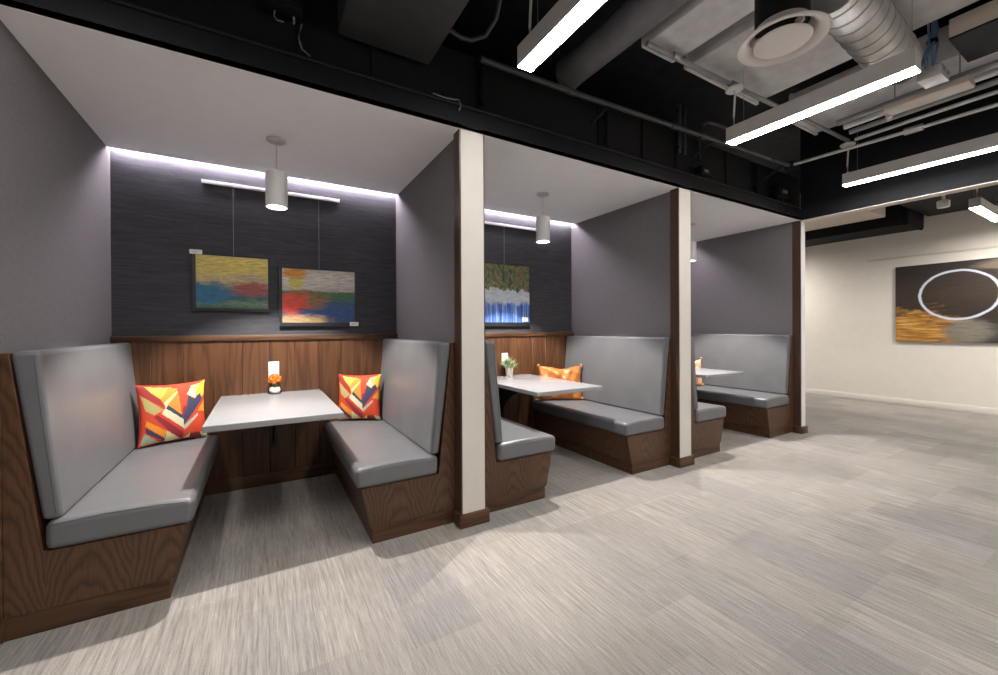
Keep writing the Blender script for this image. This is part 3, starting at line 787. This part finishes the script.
# spiral duct
t = thing('spiral_duct', 'shiny spiral duct with ribbed seams beside the round vent', 'duct', (1.74, -1.42, 3.085), 0, 'air ducts')
A0, A1 = Vector((-.28, -.05, -.02)), Vector((.84, .01, -.02))
MB().cyl(A0, A1, .128, 48).build('duct_body', M['spiral'], t)
dd = (A1-A0)
for k in range(10):
    p0 = A0+dd*(.05+k*.098); MB().cyl(p0, p0+dd.normalized()*.008, .132, 48).build('rib', M['spiral'], t)
MB().cyl(A1, A1+Vector((.10, 0, 0)), .110, 40).build('end_collar', M['duct_black'], t)
pw = MB(); 
pw.tube([(-.28, .10, .13), (-.26, .0, .172), (-.20, -.10, .11), (-.16, -.135, .03)], .006, 8); pw.build('cable', M['black'], t)
# beige box duct at the right edge
t = thing('box_duct', 'beige box duct at the top right corner behind the blue cables', 'duct', (2.88, -2.66, 3.10), 0, 'air ducts')
B(-.24, .20, -1.2, 1.02, 0, .012, .0).build('underside', M['soft_black'], t, smooth=False)  # black slab colours in the shade on the duct's underside
B(-.24, .20, -1.2, 1.02, .0125, .13, .004).build('duct_body', M['beige_duct'], t)
for yy in (.45, .0): B(-.236, .2, yy-.01, yy+.01, -.006, 0).build('seam_strip', M['soft_black'], t, smooth=False)
# junction box with blue cables
t = thing('junction_box', 'small metal junction box with blue cables hanging by the top right light', 'junction box', (2.91, -1.50, 2.985), 0)
B(-.085, .085, -.07, .05, 0, .075, .003).build('box', M['conduit_lt'], t)
for dx in (-.045, .04): MB().cyl((dx, -.0705, .04), (dx, -.076, .04), .014, 14).build('knockout', M['conduit'], t)
MB().cyl((.02, .0, .075), (.02, .0, .66), .007, 8).build('threaded_rod', M['rod'], t)
for k, pts in enumerate(([(-.05, 0, .06), (-.06, .01, .16), (-.01, -.01, .26), (.06, -.02, .38), (.07, 0, .52), (.03, 0, .66)], [(-.06, .01, .06), (-.085, .02, .15), (-.05, .0, .24), (.0, .01, .31), (.02, .02, .45), (.0, .02, .66)], [(-.03, -.02, .06), (-.02, -.03, .2), (.05, -.02, .29), (.085, .0, .41), (.05, .02, .55), (.06, .02, .66)])):
    MB().tube(pts, .0085, 8).build('blue_cable', M['blue'], t)
MB().lathe([(0, 0), (.03, .002), (.03, .022), (0, .024)], 16, (.015, 0, .28)).build('cable_tie', M['black'], t)
# beige wireway and clamp
t = thing('cable_wireway', 'long beige box hanging among the conduits right of the blue cables', 'wireway', (3.20, -1.38, 2.985), 0)
B(-.085, .085, -.26, .20, .0, .05, .012, 2).build('cover', M['beige_duct'], t)
MB().cyl((.06, .20, .02), (.16, .23, .02), .024, 18).build('elbow', M['beige_duct'], t)
for yy in (-.2, .15): MB().cyl((0, yy, .05), (0, yy, .254), .004, 6).build('hanger_rod', M['conduit'], t)

for k, (x, z0, z1) in enumerate(((.09, 2.74, 3.06), (1.21, 2.72, 3.0), (2.13, 2.86, 3.30), (2.20, 2.86, 3.30), (3.42, 2.72, 3.0))):
    q = MB().tube([(x, -.066, z0), (x, -.066, z1)], .017, 10).build('riser_conduit', M['conduit_blk'] if k in (2, 3) else M['black'])
    tag(q, ('black riser conduit on the bulkhead right above the first column', 'black riser conduit on the bulkhead above the left half of the middle booth', 'charcoal riser conduit above the second column, left of a pair', 'charcoal riser conduit above the second column, right of a pair', 'black riser conduit on the bulkhead above the farthest booth')[k], 'conduit', 'riser conduits on the bulkhead')
    for zz in (z0+.05, z1-.06): B(x-.03, x+.03, -.0675, -.046, zz-.008, zz+.008, .001, 1).build('strap', M['black'], q)
pipe('flexible_conduit', [(2.42, -.07, 2.84), (2.42, -.07, 3.10), (2.46, -.07, 3.20), (2.56, -.072, 3.25), (2.72, -.075, 3.26), (2.9, -.075, 3.26)], .014, M['conduit_blk'], 'charcoal conduit bending over on the bulkhead behind the second light', 'conduit', G)
# dark devices fixed on the bulkhead
def device(x, z, w, h, d, label, grp='small black control boxes on the bulkhead'):
    t = thing('control_box', label, 'control box', (x, -.046, z), 0, grp)
    B(-w, w, -d, 0, -h, h, .006).build('case', M['black'], t)
    B(-w*.45, w*.35, -d-.002, -d, -h*.35, h*.25).build('label_plate', M['dev_lbl'], t, smooth=False)
    MB().tube([(-w*.3, -d*.4, -h), (-w*.35, -d*.45, -h-.03), (-w*.2, -d*.5, -h-.05), (w*.1, -d*.45, -h-.045)], .004, 6).build('cable', M['dev_lbl'], t)
    MB().cyl((w*.6, -d*.4, -h), (w*.62, -d*.4, -h-.035), .005, 8).build('stub', M['dev_lbl'], t)
device(-1.08, 2.93, .095, .055, .10, 'black control box with a grey label above the nearest booth')
device(2.46, 2.745, .08, .04, .07, 'black control box on the bulkhead above the second column')
device(3.88, 2.78, .12, .06, .09, 'black control box in the corner by the header')
pipe('loose_cable', [(-.985, -.075, 2.86), (-.99, -.09, 2.83), (-1.0, -.08, 2.78), (-.985, -.09, 2.72), (-.95, -.105, 2.69)], .004, M['dev_lbl'], 'thin pale cable dangling below the control box above the nearest booth', 'cable')
pipe('loose_cable', [(-.27, -.10, 2.695), (-.2, -.108, 2.685), (-.13, -.11, 2.69), (-.10, -.108, 2.70), (-.09, -.112, 2.66), (-.10, -.11, 2.63)], .004, M['dev_lbl'], 'short pale cable on the black fascia left of the first column', 'cable')

# next room ceiling
duct('box_duct', 5.9, 6.95, -.10, 1.05, 2.92, 3.3, M['beige_duct'], 'beige box duct under the next room ceiling, seen past the third column', 0)
duct('flat_duct', 7.08, 7.75, -.32, 1.9, 2.79, 3.2, M['black'], 'long black duct in front of the far wall', 2)
duct('flat_duct', 6.1, 7.8, -1.6, -.35, 2.98, 3.3, M['soft_black'], 'broad black duct above the large painting', 0)
pipe('conduit', [(5.3, 1.2, 2.92), (5.3, -.6, 2.92), (5.34, -3.0, 2.92)], .014, M['conduit_lt'], 'pale conduit crossing the next room behind the header', 'conduit', G)
t = thing('smoke_detector', 'white round detector on a stem in the next room, left of its light', 'smoke detector', (5.12, -1.088, 2.70))
MB().lathe([(0, .0), (.085, .0), (.085, .012), (.02, .02), (0, .02)], 28).build('flange', M['white'], t)
MB().cyl((0, 0, -.087), (0, 0, 0), .014, 12).build('stem', M['white'], t)
MB().lathe([(0, -.165), (.046, -.163), (.050, -.155), (.050, -.095), (.036, -.085), (0, -.085)], 24).build('body', M['white'], t)
MB().cyl((0, 0, .02), (0, 0, .88), .012, 10).build('hanger', M['black'], t)

# the painting's spotlight, then two unseen ones added to brighten the far wall
for (x, y, tx, ty, tz, e, lab) in ((6.75, -1.75, FARX, -1.1, .9, 85, 'black ceiling spotlight aimed below the large painting'), (6.75, -2.6, FARX, -3.0, 1.2, 85, 'added unseen spotlight brightening the far wall, right of the large painting'), (6.75, 2.2, FARX, 1.6, 1.0, 70, 'added unseen spotlight brightening the far wall behind the booths')):
    d = (Vector((tx, ty, tz))-Vector((x, y, 2.78))).normalized()
    t = thing('spotlight', lab, 'spotlight', (x, y, 2.78), 0, 'spotlights in the next room')
    MB().cyl(-d*.14, -d*.0, .045, 24).build('can', M['soft_black'], t)
    MB().cyl(d*.001, d*.003, .036, 24).build('lens', M['lens_pend'], t)
    MB().cyl(-d*.08, (0, 0, .87), .008, 8).build('stem', M['soft_black'], t)
    l = bpy.data.lights.new('wall_wash', 'SPOT'); l.energy = e; l.spot_size = math.radians(110); l.spot_blend = 1; l.shadow_soft_size = .04; l.color = (1, .92, .83)
    lo = bpy.data.objects.new('bulb', l); COL.objects.link(lo); lo.parent = t; lo.location = d*.02
    lo.rotation_euler = d.to_track_quat('-Z', 'Y').to_euler()

# ------------------------------------------------------------------ world, camera, view
w = bpy.data.worlds.new('World'); S.world = w; w.use_nodes = True
w.node_tree.nodes['Background'].inputs[0].default_value = (.02, .02, .02, 1)
cam = bpy.data.cameras.new('Camera'); co = bpy.data.objects.new('Camera', cam); COL.objects.link(co)
cam.sensor_fit = 'HORIZONTAL'; cam.sensor_width = 36; cam.lens = 405.575/998*36
cam.shift_y = -(337.5-330.843)/998; cam.clip_start = .02
yaw, pit, rol = .53, -.004, .005
fw = Vector((math.sin(yaw), math.cos(yaw), 0)); rt = Vector((math.cos(yaw), -math.sin(yaw), 0)); up = Vector((0, 0, 1))
fw, up = fw*math.cos(pit)+up*math.sin(pit), -fw*math.sin(pit)+up*math.cos(pit)
rt, up = rt*math.cos(rol)-up*math.sin(rol), rt*math.sin(rol)+up*math.cos(rol)
m = Matrix((rt, up, -fw)).transposed().to_4x4(); m.translation = (-1.177, -2.428, 1.26)
co.matrix_world = m; S.camera = co
vs = S.view_settings
vs.view_transform = 'Standard'; vs.look = 'None'; vs.gamma = 1; vs.use_curve_mapping = False; vs.exposure = .97
S.cycles.max_bounces = 10; S.cycles.diffuse_bounces = 6
S.cycles.use_denoising = True
